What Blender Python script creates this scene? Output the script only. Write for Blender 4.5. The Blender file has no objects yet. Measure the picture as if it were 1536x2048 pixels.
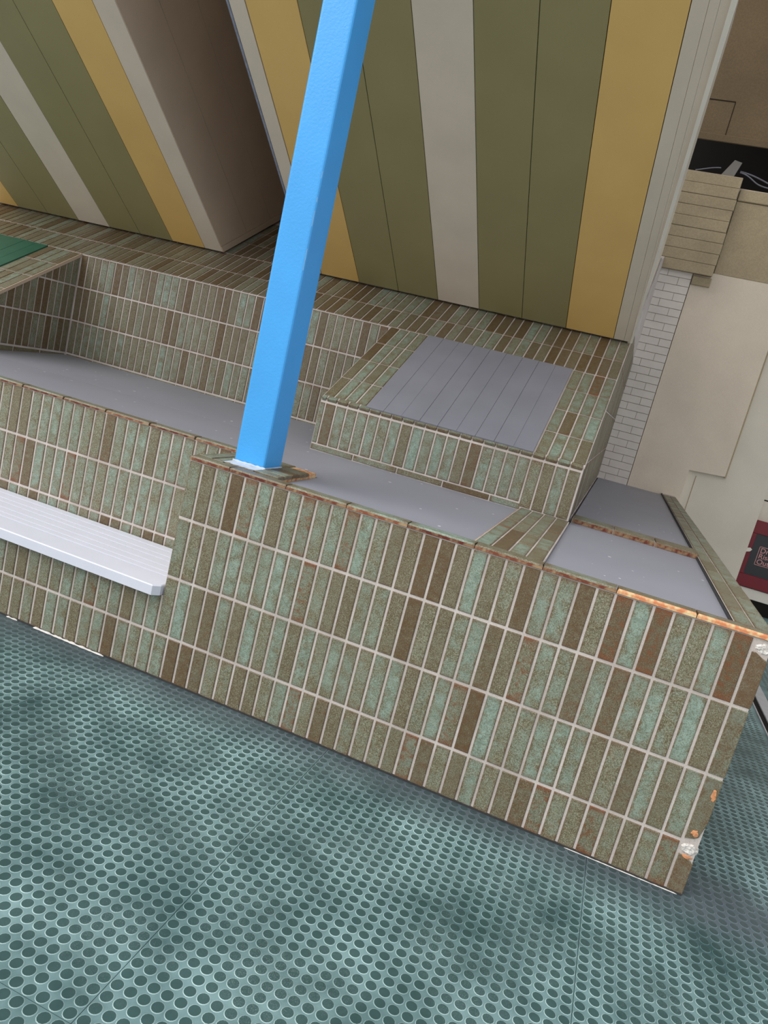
import bpy, bmesh, math, random
from mathutils import Vector, Matrix
random.seed(7)
SC = bpy.context.scene
COL = SC.collection

# ------------------------------------------------------------------ camera
cam_d = bpy.data.cameras.new('camera'); cam = bpy.data.objects.new('camera', cam_d); COL.objects.link(cam)
Rr = [[0.9192485, 0.3105279, 0.2419805], [0.2858215, -0.1037534, -0.9526496], [-0.2707180, 0.9448850, -0.1841307]]
cam.matrix_world = Matrix(((Rr[0][0], -Rr[1][0], -Rr[2][0], 1.564), (Rr[0][1], -Rr[1][1], -Rr[2][1], -2.560),
                           (Rr[0][2], -Rr[1][2], -Rr[2][2], 1.464), (0, 0, 0, 1)))
cam_d.sensor_fit = 'VERTICAL'; cam_d.sensor_height = 36.0; cam_d.sensor_width = 27.0
cam_d.lens = 36.0 * 1480.0 / 2048.0
cam_d.clip_start = 0.05; cam_d.clip_end = 200
SC.camera = cam

# ------------------------------------------------------------------ sky, sun, exposure
W = bpy.data.worlds.new('sky'); SC.world = W; W.use_nodes = True
wn = W.node_tree.nodes; wl = W.node_tree.links
bg = wn['Background']
tc = wn.new('ShaderNodeTexCoord'); dotn = wn.new('ShaderNodeVectorMath'); dotn.operation = 'DOT_PRODUCT'
dotn.inputs[1].default_value = Vector((-0.42, -0.62, 0.66)).normalized()
mr = wn.new('ShaderNodeMapRange'); mr.inputs[1].default_value = -0.6; mr.inputs[2].default_value = 1.0
mixc = wn.new('ShaderNodeMix'); mixc.data_type = 'RGBA'
mixc.inputs[6].default_value = (0.62, 0.68, 0.80, 1); mixc.inputs[7].default_value = (1.0, 0.99, 0.97, 1)
wl.new(tc.outputs['Generated'], dotn.inputs[0]); wl.new(dotn.outputs['Value'], mr.inputs[0])
wl.new(mr.outputs[0], mixc.inputs[0]); wl.new(mixc.outputs[2], bg.inputs['Color'])
bg.inputs['Strength'].default_value = 0.92
sun_d = bpy.data.lights.new('veiled_sun', 'SUN'); sun_d.energy = 1.9; sun_d.angle = math.radians(50); sun_d.color = (1.0, 0.98, 0.95)
sun = bpy.data.objects.new('veiled_sun', sun_d); COL.objects.link(sun)
sun.rotation_euler = Vector((0.60, 0.55, -0.75)).to_track_quat('-Z', 'Y').to_euler()
SC.view_settings.view_transform = 'Standard'; SC.view_settings.look = 'None'
SC.view_settings.gamma = 1.0; SC.view_settings.use_curve_mapping = False
SC.view_settings.exposure = 0.22

# ------------------------------------------------------------------ helpers
def lin(r, g, b):
    f = lambda c: ((c / 255 + 0.055) / 1.055) ** 2.4 if c / 255 > 0.04045 else c / 255 / 12.92
    return (f(r), f(g), f(b), 1)

def link(name, me, mat=None, parent=None, loc=None):
    o = bpy.data.objects.new(name, me); COL.objects.link(o)
    if mat is not None:
        for m in (mat if isinstance(mat, (list, tuple)) else [mat]):
            me.materials.append(m)
    if parent is not None: o.parent = parent
    if loc is not None: o.location = loc
    return o

def tag(o, label=None, cat=None, group=None, kind=None):
    for k, v in (('label', label), ('category', cat), ('group', group), ('kind', kind)):
        if v: o[k] = v
    return o

def empty(name, loc=(0, 0, 0)):
    o = bpy.data.objects.new(name, None); COL.objects.link(o); o.location = loc; return o

def mesh(name, vs, fs, mi=None, smooth=False):
    me = bpy.data.meshes.new(name); me.from_pydata([tuple(v) for v in vs], [], fs); me.update()
    if mi:
        for p, i in zip(me.polygons, mi): p.material_index = i
    if smooth:
        for p in me.polygons: p.use_smooth = True
    return me

def box_me(x0, x1, y0, y1, z0, z1, bev=0.0, seg=1):
    bm = bmesh.new(); bmesh.ops.create_cube(bm, size=1.0)
    for v in bm.verts:
        v.co = Vector(((x0 + x1) / 2 + v.co.x * (x1 - x0), (y0 + y1) / 2 + v.co.y * (y1 - y0), (z0 + z1) / 2 + v.co.z * (z1 - z0)))
    if bev > 0:
        bmesh.ops.bevel(bm, geom=list(bm.edges), offset=bev, segments=seg, profile=0.6, affect='EDGES')
    bmesh.ops.recalc_face_normals(bm, faces=bm.faces)
    me = bpy.data.meshes.new('box'); bm.to_mesh(me); bm.free(); return me

def box(name, x0, x1, y0, y1, z0, z1, mat, parent=None, bev=0.0, seg=1):
    return link(name, box_me(x0, x1, y0, y1, z0, z1, bev, seg), mat, parent)

def join_boxes(name, boxes, mat, parent=None):
    bm = bmesh.new()
    for b in boxes:
        t = box_me(*b); bm.from_mesh(t); bpy.data.meshes.remove(t)
    me = bpy.data.meshes.new(name); bm.to_mesh(me); bm.free()
    return link(name, me, mat, parent)

def area2(p): return sum(p[i][0] * p[(i + 1) % len(p)][1] - p[(i + 1) % len(p)][0] * p[i][1] for i in range(len(p)))

def extrude(name, poly, O, U, V, N, d, mat, parent=None, bev=0.0):
    """a slab: 2-D polygon (convex or not) in the plane O + u U + v V, back at 0, front at d along N, chamfered when convex"""
    if area2(poly) < 0: poly = poly[::-1]
    O, U, V, N = Vector(O), Vector(U), Vector(V), Vector(N)
    if U.cross(V).dot(N) < 0: poly = poly[::-1]
    n = len(poly); P = lambda q, h: O + U * q[0] + V * q[1] + N * h
    vs = [P(q, 0) for q in poly]
    if bev > 0:
        cx = sum(q[0] for q in poly) / n; cy = sum(q[1] for q in poly) / n
        def ins(q):
            dx, dy = cx - q[0], cy - q[1]
            sx = min(abs(dx), bev) * (1 if dx > 0 else -1); sy = min(abs(dy), bev) * (1 if dy > 0 else -1)
            return (q[0] + sx, q[1] + sy)
        vs += [P(q, d - bev) for q in poly] + [P(ins(q), d) for q in poly]
        rings = 3
    else:
        vs += [P(q, d) for q in poly]; rings = 2
    fs = [list(range(n))[::-1], [(rings - 1) * n + i for i in range(n)]]
    for r in range(rings - 1):
        for i in range(n):
            j = (i + 1) % n; fs.append([r * n + i, r * n + j, (r + 1) * n + j, (r + 1) * n + i])
    return link(name, mesh(name, vs, fs), mat, parent)

def clip(poly, hp):
    """clip by half planes a*u + b*v <= c"""
    for a, b, c in hp:
        out = []
        for i in range(len(poly)):
            p, q = poly[i], poly[(i + 1) % len(poly)]
            dp, dq = a * p[0] + b * p[1] - c, a * q[0] + b * q[1] - c
            if dp <= 0: out.append(p)
            if (dp < 0 < dq) or (dq < 0 < dp):
                t = dp / (dp - dq); out.append((p[0] + t * (q[0] - p[0]), p[1] + t * (q[1] - p[1])))
        poly = out
        if len(poly) < 3: return []
    return poly

# ------------------------------------------------------------------ materials
def mat_base(name, rough=0.5, spec=0.5):
    m = bpy.data.materials.new(name); m.use_nodes = True
    nt = m.node_tree; b = nt.nodes['Principled BSDF']
    b.inputs['Roughness'].default_value = rough; b.inputs['Specular IOR Level'].default_value = spec
    return m, nt, b

def N(nt, t, **kw):
    n = nt.nodes.new(t)
    for k, v in kw.items():
        if k.startswith('i'): n.inputs[int(k[1:])].default_value = v
        else: setattr(n, k, v)
    return n

def noise(nt, vec, scale, detail=2.0, rough=0.5):
    n = N(nt, 'ShaderNodeTexNoise'); n.inputs['Scale'].default_value = scale; n.inputs['Detail'].default_value = detail
    n.inputs['Roughness'].default_value = rough; nt.links.new(vec, n.inputs['Vector']); return n.outputs['Fac']

def ramp(nt, fac, a, b):
    n = N(nt, 'ShaderNodeMapRange'); n.inputs[1].default_value = a; n.inputs[2].default_value = b
    n.clamp = True; nt.links.new(fac, n.inputs[0]); return n.outputs[0]

def mix(nt, fac, A, B, mode='MIX'):
    n = N(nt, 'ShaderNodeMix', data_type='RGBA', blend_type=mode)
    for i, s in ((0, fac), (6, A), (7, B)):
        if hasattr(s, 'is_linked') or hasattr(s, 'node'): nt.links.new(s, n.inputs[i])
        else: n.inputs[i].default_value = s
    return n.outputs[2]

def math_(nt, op, a, b=None):
    n = N(nt, 'ShaderNodeMath', operation=op)
    for i, s in ((0, a), (1, b)):
        if s is None: continue
        if hasattr(s, 'node'): nt.links.new(s, n.inputs[i])
        else: n.inputs[i].default_value = s
    return n.outputs[0]

def bump(nt, b, h, strength=0.2, dist=0.002):
    n = N(nt, 'ShaderNodeBump'); n.inputs['Strength'].default_value = strength; n.inputs['Distance'].default_value = dist
    nt.links.new(h, n.inputs['Height']); nt.links.new(n.outputs[0], b.inputs['Normal'])

def plain(name, col, rough=0.5, spec=0.5, var=0.08, scale=6.0, grain=0.0, gscale=300, coords='Object', bmp=0.0, bscale=60):
    m, nt, b = mat_base(name, rough, spec)
    t = N(nt, 'ShaderNodeTexCoord').outputs[coords]
    f = noise(nt, t, scale, 3)
    c = mix(nt, ramp(nt, f, 0.3, 0.7), tuple(x * (1 - var) for x in col[:3]) + (1,), tuple(min(1, x * (1 + var)) for x in col[:3]) + (1,))
    if grain:
        g = noise(nt, t, gscale, 1)
        c = mix(nt, ramp(nt, g, 0.35, 0.65), mix(nt, 0.5, c, c), mix(nt, grain, c, (0, 0, 0, 1)))
    nt.links.new(c, b.inputs['Base Color'])
    if bmp: bump(nt, b, noise(nt, t, bscale, 3), bmp, 0.003)
    return m

# glazed tile: the object's colour carries (brown, mint, rust, seed)
def tile_material():
    m, nt, b = mat_base('mottled_glaze', 0.42, 0.45)
    t = N(nt, 'ShaderNodeTexCoord'); oi = N(nt, 'ShaderNodeObjectInfo')
    sep = N(nt, 'ShaderNodeSeparateColor'); nt.links.new(oi.outputs['Color'], sep.inputs[0])
    brown, mint, rust, seed = sep.outputs[0], sep.outputs[1], sep.outputs[2], oi.outputs['Alpha']
    off = N(nt, 'ShaderNodeCombineXYZ'); s1 = math_(nt, 'MULTIPLY', seed, 37.0); s2 = math_(nt, 'MULTIPLY', oi.outputs['Random'], 53.0)
    nt.links.new(s1, off.inputs[0]); nt.links.new(s2, off.inputs[1]); nt.links.new(s1, off.inputs[2])
    add = N(nt, 'ShaderNodeVectorMath', operation='ADD'); nt.links.new(t.outputs['Object'], add.inputs[0]); nt.links.new(off.outputs[0], add.inputs[1])
    v = add.outputs[0]
    big = noise(nt, v, 16, 2); mid = noise(nt, v, 45, 3, 0.6); spk = noise(nt, v, 330, 2, 0.75); spk2 = noise(nt, v, 260, 2, 0.6)
    c = mix(nt, ramp(nt, big, 0.3, 0.7), lin(104, 97, 68), lin(124, 118, 92))
    c = mix(nt, math_(nt, 'MULTIPLY', ramp(nt, spk, 0.44, 0.62), 0.9), c, lin(170, 172, 152))
    c = mix(nt, math_(nt, 'MULTIPLY', ramp(nt, noise(nt, v, 110, 3, 0.7), 0.46, 0.62), 0.4), c, lin(92, 82, 56))
    c = mix(nt, math_(nt, 'MULTIPLY', ramp(nt, spk2, 0.49, 0.6), 0.7), c, lin(76, 62, 38))
    # mint glaze pooled in the middle
    gen = N(nt, 'ShaderNodeSeparateXYZ'); nt.links.new(t.outputs['Generated'], gen.inputs[0])
    ex = math_(nt, 'ABSOLUTE', math_(nt, 'SUBTRACT', gen.outputs[0], 0.5)); ey = math_(nt, 'ABSOLUTE', math_(nt, 'SUBTRACT', gen.outputs[1], 0.5))
    exn = math_(nt, 'ADD', ex, math_(nt, 'MULTIPLY', math_(nt, 'SUBTRACT', mid, 0.5), 0.5))
    eyn = math_(nt, 'ADD', ey, math_(nt, 'MULTIPLY', math_(nt, 'SUBTRACT', mid, 0.5), 0.25))
    core = math_(nt, 'MULTIPLY', ramp(nt, exn, 0.5, 0.22), ramp(nt, eyn, 0.5, 0.36))
    cloud = noise(nt, v, 26, 4, 0.65)
    patch = math_(nt, 'MULTIPLY', ramp(nt, exn, 0.54, 0.30), ramp(nt, math_(nt, 'ADD', math_(nt, 'ADD', math_(nt, 'MULTIPLY', big, 0.5), math_(nt, 'MULTIPLY', cloud, 0.5)), math_(nt, 'MULTIPLY', spk, 0.3)), 0.52, 0.74))
    mf = math_(nt, 'MINIMUM', math_(nt, 'MULTIPLY', math_(nt, 'ADD', math_(nt, 'MULTIPLY', patch, 1.3), math_(nt, 'MULTIPLY', core, math_(nt, 'SUBTRACT', mint, 0.42))), math_(nt, 'MULTIPLY', mint, 1.35)), 0.9)
    mintc = mix(nt, ramp(nt, mid, 0.35, 0.65), lin(124, 146, 134), lin(154, 178, 166))
    mf = math_(nt, 'MULTIPLY', mf, math_(nt, 'SUBTRACT', 1.0, math_(nt, 'MULTIPLY', ramp(nt, spk2, 0.46, 0.6), 0.6)))
    c = mix(nt, mf, c, mintc)
    bf = math_(nt, 'MULTIPLY', brown, math_(nt, 'ADD', 0.62, math_(nt, 'MULTIPLY', ramp(nt, mid, 0.3, 0.7), 0.38)))
    bcol = mix(nt, ramp(nt, spk, 0.45, 0.75), lin(86, 66, 44), lin(124, 106, 74))
    c = mix(nt, bf, c, bcol)
    # the glaze breaks to brown along the rims, to rust where it is thin
    rim = math_(nt, 'MAXIMUM', ramp(nt, exn, 0.36, 0.56), ramp(nt, eyn, 0.44, 0.53))
    c = mix(nt, math_(nt, 'MULTIPLY', rim, 0.62), c, lin(92, 72, 48))
    rf = math_(nt, 'MULTIPLY', rust, math_(nt, 'MAXIMUM', ramp(nt, eyn, 0.36, 0.5), math_(nt, 'MULTIPLY', ramp(nt, mid, 0.5, 0.66), 0.8)))
    c = mix(nt, math_(nt, 'MULTIPLY', rf, 0.85), c, mix(nt, ramp(nt, spk, 0.4, 0.7), lin(104, 62, 38), lin(146, 92, 58)))
    nt.links.new(c, b.inputs['Base Color'])
    bump(nt, b, math_(nt, 'ADD', mid, math_(nt, 'MULTIPLY', spk, 0.5)), 0.15, 0.002)
    rr = math_(nt, 'ADD', 0.34, math_(nt, 'MULTIPLY', spk, 0.2)); nt.links.new(rr, b.inputs['Roughness'])
    return m
TILE = tile_material()

def grout_material():
    m, nt, b = mat_base('grout', 0.9, 0.2)
    t = N(nt, 'ShaderNodeTexCoord').outputs['Object']
    c = mix(nt, ramp(nt, noise(nt, t, 5, 3), 0.35, 0.65), lin(190, 180, 174), lin(212, 203, 198))
    c = mix(nt, math_(nt, 'MULTIPLY', ramp(nt, noise(nt, t, 380, 2, 0.7), 0.5, 0.72), 0.45), c, lin(128, 116, 108))
    nt.links.new(c, b.inputs['Base Color']); bump(nt, b, noise(nt, t, 300, 2), 0.35, 0.002)
    return m
GROUT = grout_material()

def clay_material():          # fired clay where the glaze is chipped: object colour red channel = how bright
    m, nt, b = mat_base('bare_clay', 0.8, 0.2)
    t = N(nt, 'ShaderNodeTexCoord').outputs['Object']
    oi = N(nt, 'ShaderNodeObjectInfo')
    f = ramp(nt, noise(nt, t, 40, 4), 0.4, 0.62)
    A = mix(nt, f, lin(206, 132, 92), lin(222, 196, 150)); B = mix(nt, f, lin(98, 48, 40), lin(140, 112, 86))
    nt.links.new(mix(nt, oi.outputs['Alpha'], B, A), b.inputs['Base Color'])
    bump(nt, b, noise(nt, t, 160, 3), 0.4, 0.002)
    return m
CLAY = clay_material()
CLAY_CHIP = plain('clay_chip', lin(208, 146, 104), 0.8, 0.2, 0.2, 60, bmp=0.5, bscale=150)

def flecked(name, base, fleck, rough, stain=None):
    m, nt, b = mat_base(name, rough, 0.45)
    t = N(nt, 'ShaderNodeTexCoord').outputs['Object']
    c = mix(nt, ramp(nt, noise(nt, t, 2.2, 4), 0.3, 0.7), tuple(x * 0.93 for x in base[:3]) + (1,), base)
    sc = N(nt, 'ShaderNodeMapping'); sc.inputs['Scale'].default_value = (1.0, 0.7, 1.0); nt.links.new(t, sc.inputs[0])
    vo = N(nt, 'ShaderNodeTexVoronoi'); vo.inputs['Scale'].default_value = 20; nt.links.new(sc.outputs[0], vo.inputs['Vector'])
    g = N(nt, 'ShaderNodeSeparateColor'); nt.links.new(vo.outputs['Color'], g.inputs[0])
    near = math_(nt, 'LESS_THAN', vo.outputs['Distance'], math_(nt, 'MULTIPLY', math_(nt, 'SUBTRACT', g.outputs[0], 0.62), 0.42))
    c = mix(nt, math_(nt, 'MULTIPLY', near, 0.85), c, fleck)
    nt.links.new(c, b.inputs['Base Color']); bump(nt, b, noise(nt, t, 90, 3), 0.12, 0.002)
    return m
DECK = flecked('grey_deck_paint', lin(150, 152, 164), lin(214, 214, 218), 0.5)
GREYBOARD = plain('grey_board_paint', lin(134, 135, 146), 0.5, 0.4, 0.05, 5, bmp=0.1)
GREENBOARD = plain('green_board_paint', lin(44, 96, 76), 0.5, 0.4, 0.12, 6)
OLIVE = plain('olive_paint', lin(146, 138, 96), 0.5, 0.4, 0.04, 3, grain=0.05, gscale=500)
YELLOW = plain('ochre_paint', lin(222, 184, 112), 0.5, 0.4, 0.04, 3, grain=0.05, gscale=500)
CREAM = plain('cream_board_paint', lin(214, 202, 184), 0.5, 0.4, 0.04, 4, grain=0.04, gscale=500)
TAUPE = plain('taupe_board_paint', lin(196, 176, 154), 0.55, 0.4, 0.05, 3)
SHADOWGAP = plain('dark_backing', lin(40, 36, 32), 0.9, 0.1)
EDGESTEEL = plain('grey_edge_trim', lin(132, 140, 158), 0.5, 0.5, 0.2, 40)
WHITETRIM = plain('white_trim_paint', lin(226, 220, 208), 0.4, 0.5, 0.04, 6)
BENCHWHITE = plain('white_bench_paint', lin(214, 217, 230), 0.42, 0.45, 0.02, 9, bmp=0.12, bscale=120)
BLUE = plain('blue_gloss_paint', lin(64, 166, 240), 0.34, 0.5, 0.04, 5, bmp=0.25, bscale=110)
PALEBLUE = plain('pale_paint_smear', lin(196, 206, 216), 0.6, 0.4, 0.12, 40)
PLASTER = plain('cream_plaster', lin(226, 212, 194), 0.75, 0.3, 0.05, 3, grain=0.06, gscale=140, bmp=0.35, bscale=22)
PLASTER2 = plain('pale_plaster', lin(222, 213, 198), 0.7, 0.3, 0.05, 3, grain=0.05, gscale=120, bmp=0.2, bscale=18)
BEIGE = plain('beige_masonry', lin(176, 160, 132), 0.85, 0.2, 0.09, 4, grain=0.12, gscale=90, bmp=0.5, bscale=40)
WHITEBRICK = plain('white_brick', lin(222, 214, 206), 0.6, 0.4, 0.05, 7, bmp=0.2, bscale=60)
MORTAR = plain('grey_mortar', lin(136, 124, 110), 0.9, 0.1, 0.1, 20)
CONCRETE = plain('brown_concrete', lin(108, 92, 70), 0.85, 0.2, 0.1, 2.2, grain=0.12, gscale=70, bmp=0.4, bscale=30)
BOUNCE_PAVING = plain('pale_bounce_concrete', lin(206, 194, 180), 0.8, 0.2, 0.08, 1.5)
BLACK = plain('black', lin(26, 24, 22), 0.8, 0.2)
CHARCOAL = plain('charcoal_panel', lin(44, 46, 50), 0.3, 0.5)
RED = plain('dark_red_enamel', lin(118, 20, 36), 0.4, 0.5, 0.06, 4)
INK = plain('faded_red_lettering', lin(214, 150, 150), 0.5, 0.4)
CABLE = plain('grey_cable', lin(120, 120, 130), 0.5, 0.4)
GALV = plain('dull_metal', lin(120, 116, 110), 0.5, 0.5)
STEEL = plain('worn_aluminium', lin(176, 178, 182), 0.4, 0.5, 0.08, 20)
SEALANT = plain('dark_sealant', lin(56, 56, 56), 0.6, 0.4, 0.2, 30)
WHITEDRIP = plain('white_sealant', lin(220, 216, 212), 0.6, 0.3, 0.08, 50)
PLASTERCHIP = plain('white_filler', lin(232, 226, 220), 0.9, 0.2, 0.25, 60, grain=0.4, gscale=180, bmp=1.0, bscale=90)

def rubber_materials():
    out = []
    for nm, dark, light, dl in (('rubber_web', lin(44, 74, 76), lin(134, 166, 168), 1.0), ('rubber_stud', lin(38, 66, 66), lin(70, 100, 100), 0.85), ('rubber_stud_rim', lin(72, 104, 106), lin(186, 212, 212), 1.0)):
        m, nt, b = mat_base(nm, 0.34, 0.5)
        t = N(nt, 'ShaderNodeNewGeometry').outputs['Position']
        wear = noise(nt, t, 2.1, 5, 0.62); dust = noise(nt, t, 700, 2, 0.7); blot = noise(nt, t, 9, 4, 0.6)
        f = ramp(nt, math_(nt, 'ADD', math_(nt, 'MULTIPLY', wear, 0.7), math_(nt, 'MULTIPLY', blot, 0.3)), 0.35, 0.66)
        c = mix(nt, math_(nt, 'MULTIPLY', f, dl), dark, light)
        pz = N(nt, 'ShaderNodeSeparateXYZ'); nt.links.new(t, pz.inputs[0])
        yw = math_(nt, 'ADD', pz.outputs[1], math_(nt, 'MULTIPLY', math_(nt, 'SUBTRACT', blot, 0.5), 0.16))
        foot_shade = math_(nt, 'MULTIPLY', math_(nt, 'MULTIPLY', ramp(nt, yw, -0.24, -0.04), ramp(nt, yw, 0.3, 0.1)), 0.8)  # wall-foot occlusion and wall reflection painted into the colour as a grey strip
        c = mix(nt, foot_shade, c, lin(70, 78, 88) if dl == 1.0 else lin(60, 72, 78))
        fl = math_(nt, 'MULTIPLY', ramp(nt, dust, 0.56, 0.72), math_(nt, 'MULTIPLY', ramp(nt, noise(nt, t, 3.3, 4), 0.45, 0.62), 0.7))
        c = mix(nt, fl, c, lin(176, 196, 194))
        nt.links.new(c, b.inputs['Base Color'])
        nt.links.new(math_(nt, 'ADD', 0.26, math_(nt, 'MULTIPLY', wear, 0.3)), b.inputs['Roughness'])
        bump(nt, b, noise(nt, t, 260, 2), 0.1, 0.001)
        out.append(m)
    return out
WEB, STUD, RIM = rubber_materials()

# ------------------------------------------------------------------ tiles
KINDS = {'m': (0.08, 0.42, 0.14), 'M': (0.0, 0.50, 0.14), 'X': (0.0, 0.9, 0.05), 'o': (0.42, 0.12, 0.05), 'b': (1.0, 0.0, 0.10), 'r': (0.25, 0.35, 0.95),
         'R': (0.95, 0.15, 1.0), 'g': (0.0, 0.22, 0.26), 'B': (0.75, 0.2, 0.25)}
MIX = 'mmmmMMgggooobBr'
DIM = 'mmggoobbBM'
def tone(o, k=None, pool=MIX):
    a = KINDS[k or random.choice(pool)]; j = lambda x: max(0.0, x + random.uniform(-0.1, 0.1))
    o.color = (j(a[0]), j(a[1]), j(a[2]), random.random())
_tm = {}
def tile_mesh(w, h, d, bev=0.0022):
    key = (round(w, 4), round(h, 4), round(d, 4))
    if key not in _tm:
        x, y = w / 2, h / 2; b = bev
        q = [(-x, -y), (x, -y), (x, y), (-x, y)]; qi = [(-x + b, -y + b), (x - b, -y + b), (x - b, y - b), (-x + b, y - b)]
        vs = [(a, c, -0.006) for a, c in q] + [(a, c, d - b) for a, c in q] + [(a, c, d) for a, c in qi]
        fs = [(8, 9, 10, 11)]
        for r in (0, 4):
            for i in range(4): fs.append((r + i, r + (i + 1) % 4, r + 4 + (i + 1) % 4, r + 4 + i))
        me = mesh('tile', vs, fs); me.materials.append(TILE); _tm[key] = me
    return _tm[key]

def lay(parent, O, U, V, cells, d=0.004, kinds=None, pool=MIX, name='tile', tilt=0.006, hp=None):
    """lay tiles in the plane O + uU + vV (outward UxV); cells: (u0, u1, v0, v1[, key])"""
    O, U, V = Vector(O), Vector(U).normalized(), Vector(V).normalized(); Nn = U.cross(V)
    for c in cells:
        u0, u1, v0, v1 = c[:4]; k = c[4] if len(c) > 4 else None
        if hp:
            poly = clip([(u0, v0), (u1, v0), (u1, v1), (u0, v1)], hp)
            if not poly or abs(area2(poly)) / 2 < 2e-4: continue
            if abs(area2(poly)) / 2 < 0.995 * (u1 - u0) * (v1 - v0):
                uc = sum(p[0] for p in poly) / len(poly); vc = sum(p[1] for p in poly) / len(poly)
                vs = [(p[0] - uc, p[1] - vc) for p in poly]
                o = extrude(name, vs, (0, 0, 0), (1, 0, 0), (0, 1, 0), (0, 0, 1), d + 0.006, TILE, parent, 0.002)
                for v in o.data.vertices: v.co.z -= 0.006
                M = Matrix((U, V, Nn)).transposed().to_4x4(); M.translation = O + U * uc + V * vc
                o.matrix_world = M; tone(o, k, pool); continue
        M = Matrix((U, V, Nn)).transposed()
        M = M @ Matrix.Rotation(random.uniform(-tilt, tilt), 3, 'X') @ Matrix.Rotation(random.uniform(-tilt, tilt) * 2, 3, 'Y')
        M = M.to_4x4(); M.translation = O + U * (u0 + u1) / 2 + V * (v0 + v1) / 2 + Nn * random.uniform(-0.0006, 0.0006)
        o = bpy.data.objects.new(name, tile_mesh(u1 - u0, v1 - v0, d)); COL.objects.link(o)
        o.parent = parent; o.matrix_world = M; tone(o, k, pool)

def grid(u0, nu, pu, v0, nv, pv, ju=0.010, jv=0.010, rows=None):
    cs = []
    for r in range(nv):
        for i in range(nu):
            cs.append((u0 + i * pu + ju / 2, u0 + (i + 1) * pu - ju / 2, v0 + r * pv + jv / 2, v0 + (r + 1) * pv - jv / 2))
    return cs

# ================================================================== SETTING
PX = 0.0625; PZ = 0.2526; ZC = 0.9484
J1, J2, J3 = ZC - PZ, ZC - 2 * PZ, ZC - 3 * PZ
S30 = 0.577; C30 = 1 / math.sqrt(1 + S30 ** 2)

# ---- floor: studded rubber
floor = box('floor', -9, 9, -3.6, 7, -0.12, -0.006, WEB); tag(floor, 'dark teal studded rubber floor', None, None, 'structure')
bounce_pave = box('floor_bounce', -14, 14, -20, -3.602, -0.12, -0.004, BOUNCE_PAVING); tag(bounce_pave, 'unseen pale concrete paving added behind the camera to bounce light', None, None, 'structure')  # unseen ground, made pale to bounce warm light up onto the soffit
TS = 28 * 0.0362
xs0 = 1.862 - 3 * TS; ys0 = -0.398 - 2 * TS
tile_me = {}
for i in range(5):
    for j in range(8):
        x0, y0 = xs0 + i * TS, ys0 + j * TS
        if x0 + TS < 2.1 and y0 > 0.02: continue
        y1 = y0 + TS
        xa, ya, yb = x0, y0, y1
        if y0 < 0 < y1 and x0 + TS < 2.25:
            yb = 0.0015
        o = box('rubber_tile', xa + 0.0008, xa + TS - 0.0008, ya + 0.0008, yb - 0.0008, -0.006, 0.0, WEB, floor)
stud_v = []; PS = 0.0362
camP = Vector((1.564, -2.56, 1.464)); Rm = Matrix(Rr)
pts = []
for i in range(-10, 5 * 28):
    for j in range(0, 8 * 28):
        x = xs0 + (i + 0.5) * PS; y = ys0 + (j + 0.5) * PS
        if x < xs0: continue
        if y > -0.012 and x < 2.202: continue
        if y > 0.2 and x > 2.78 and x < 2.93: continue
        q = Rm @ (Vector((x, y, 0)) - camP)
        if q.z < 0.2: continue
        px, py = 768 + 1480 * q.x / q.z, 1024 + 1480 * q.y / q.z
        if -160 < px < 1696 and 1150 < py < 2200 and y < 4.2:
            inside = 12 < px < 1524 and py < 2036
            pts.append((q.length if inside else 99 + q.length, x, y))
pts.sort()
def stud_geo(n):
    ro, ri, h = 0.0164, 0.0146, 0.0008
    vs = []; 
    for r, z in ((ro, 0.0), (ri, h)):
        vs += [(r * math.cos(2 * math.pi * k / n), r * math.sin(2 * math.pi * k / n), z) for k in range(n)]
    vs.append((0, 0, h + 0.0002))
    fs = [(k, (k + 1) % n, n + (k + 1) % n, n + k) for k in range(n)] + [(n + k, n + (k + 1) % n, 2 * n) for k in range(n)]
    mi = [2] * n + [1] * n
    return vs, fs, mi
sv, sf, smi = stud_geo(16)
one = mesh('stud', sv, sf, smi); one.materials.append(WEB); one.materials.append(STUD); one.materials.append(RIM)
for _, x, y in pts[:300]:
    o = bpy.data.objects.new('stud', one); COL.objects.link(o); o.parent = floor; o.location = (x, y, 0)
av, af, am = [], [], []
sv, sf, smi = stud_geo(12)
for _, x, y in pts[300:]:
    b0 = len(av); av += [(a + x, b + y, c) for a, b, c in sv]; af += [tuple(b0 + k for k in f) for f in sf]; am += smi
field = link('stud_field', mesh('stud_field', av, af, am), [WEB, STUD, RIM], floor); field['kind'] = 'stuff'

# ---- front wall
JX = [-0.0035, 0.061, 0.1246, 0.1892, 0.2528, 0.318, 0.3814, 0.4455, 0.5053, 0.5663, 0.629, 0.6893, 0.7493, 0.8095, 0.8703, 0.9331, 0.9975, 1.0601, 1.1202, 1.1818, 1.2432, 1.3064, 1.3701, 1.4329, 1.4962, 1.5618, 1.6246, 1.6868, 1.7493, 1.8139, 1.879, 1.9397, 2.0013, 2.0639, 2.1293, 2.1834]
GY = 0.004
wall_front = join_boxes('wall_front', [(-2.4, 0.0, GY, 0.5, 0.0, 0.354), (0.0, 2.184, GY, 0.06, 0.0, 0.935), (0.0, 2.184, 0.06, 0.5, 0.0, 0.91)], GROUT)
tag(wall_front, 'low wall of mottled green and brown tiles along the studded floor', None, None, 'structure')
row1 = 'mombrMomrmMrMmoobboXogbmMbgRMRmgMR'
row2 = 'mgoMMmmMmmgoommmobgomMgormBmBmBmmmom'
row2 = 'mgoMMmmMmrgoommobgomMBormmBmBmMmXom'
row3 = 'gXoBMoMgmoMgMmgmMomMrbXgmMMMogBMoMB'
row4 = 'gmBbgmgmMggrogBgorBBgggogormr'
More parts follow.
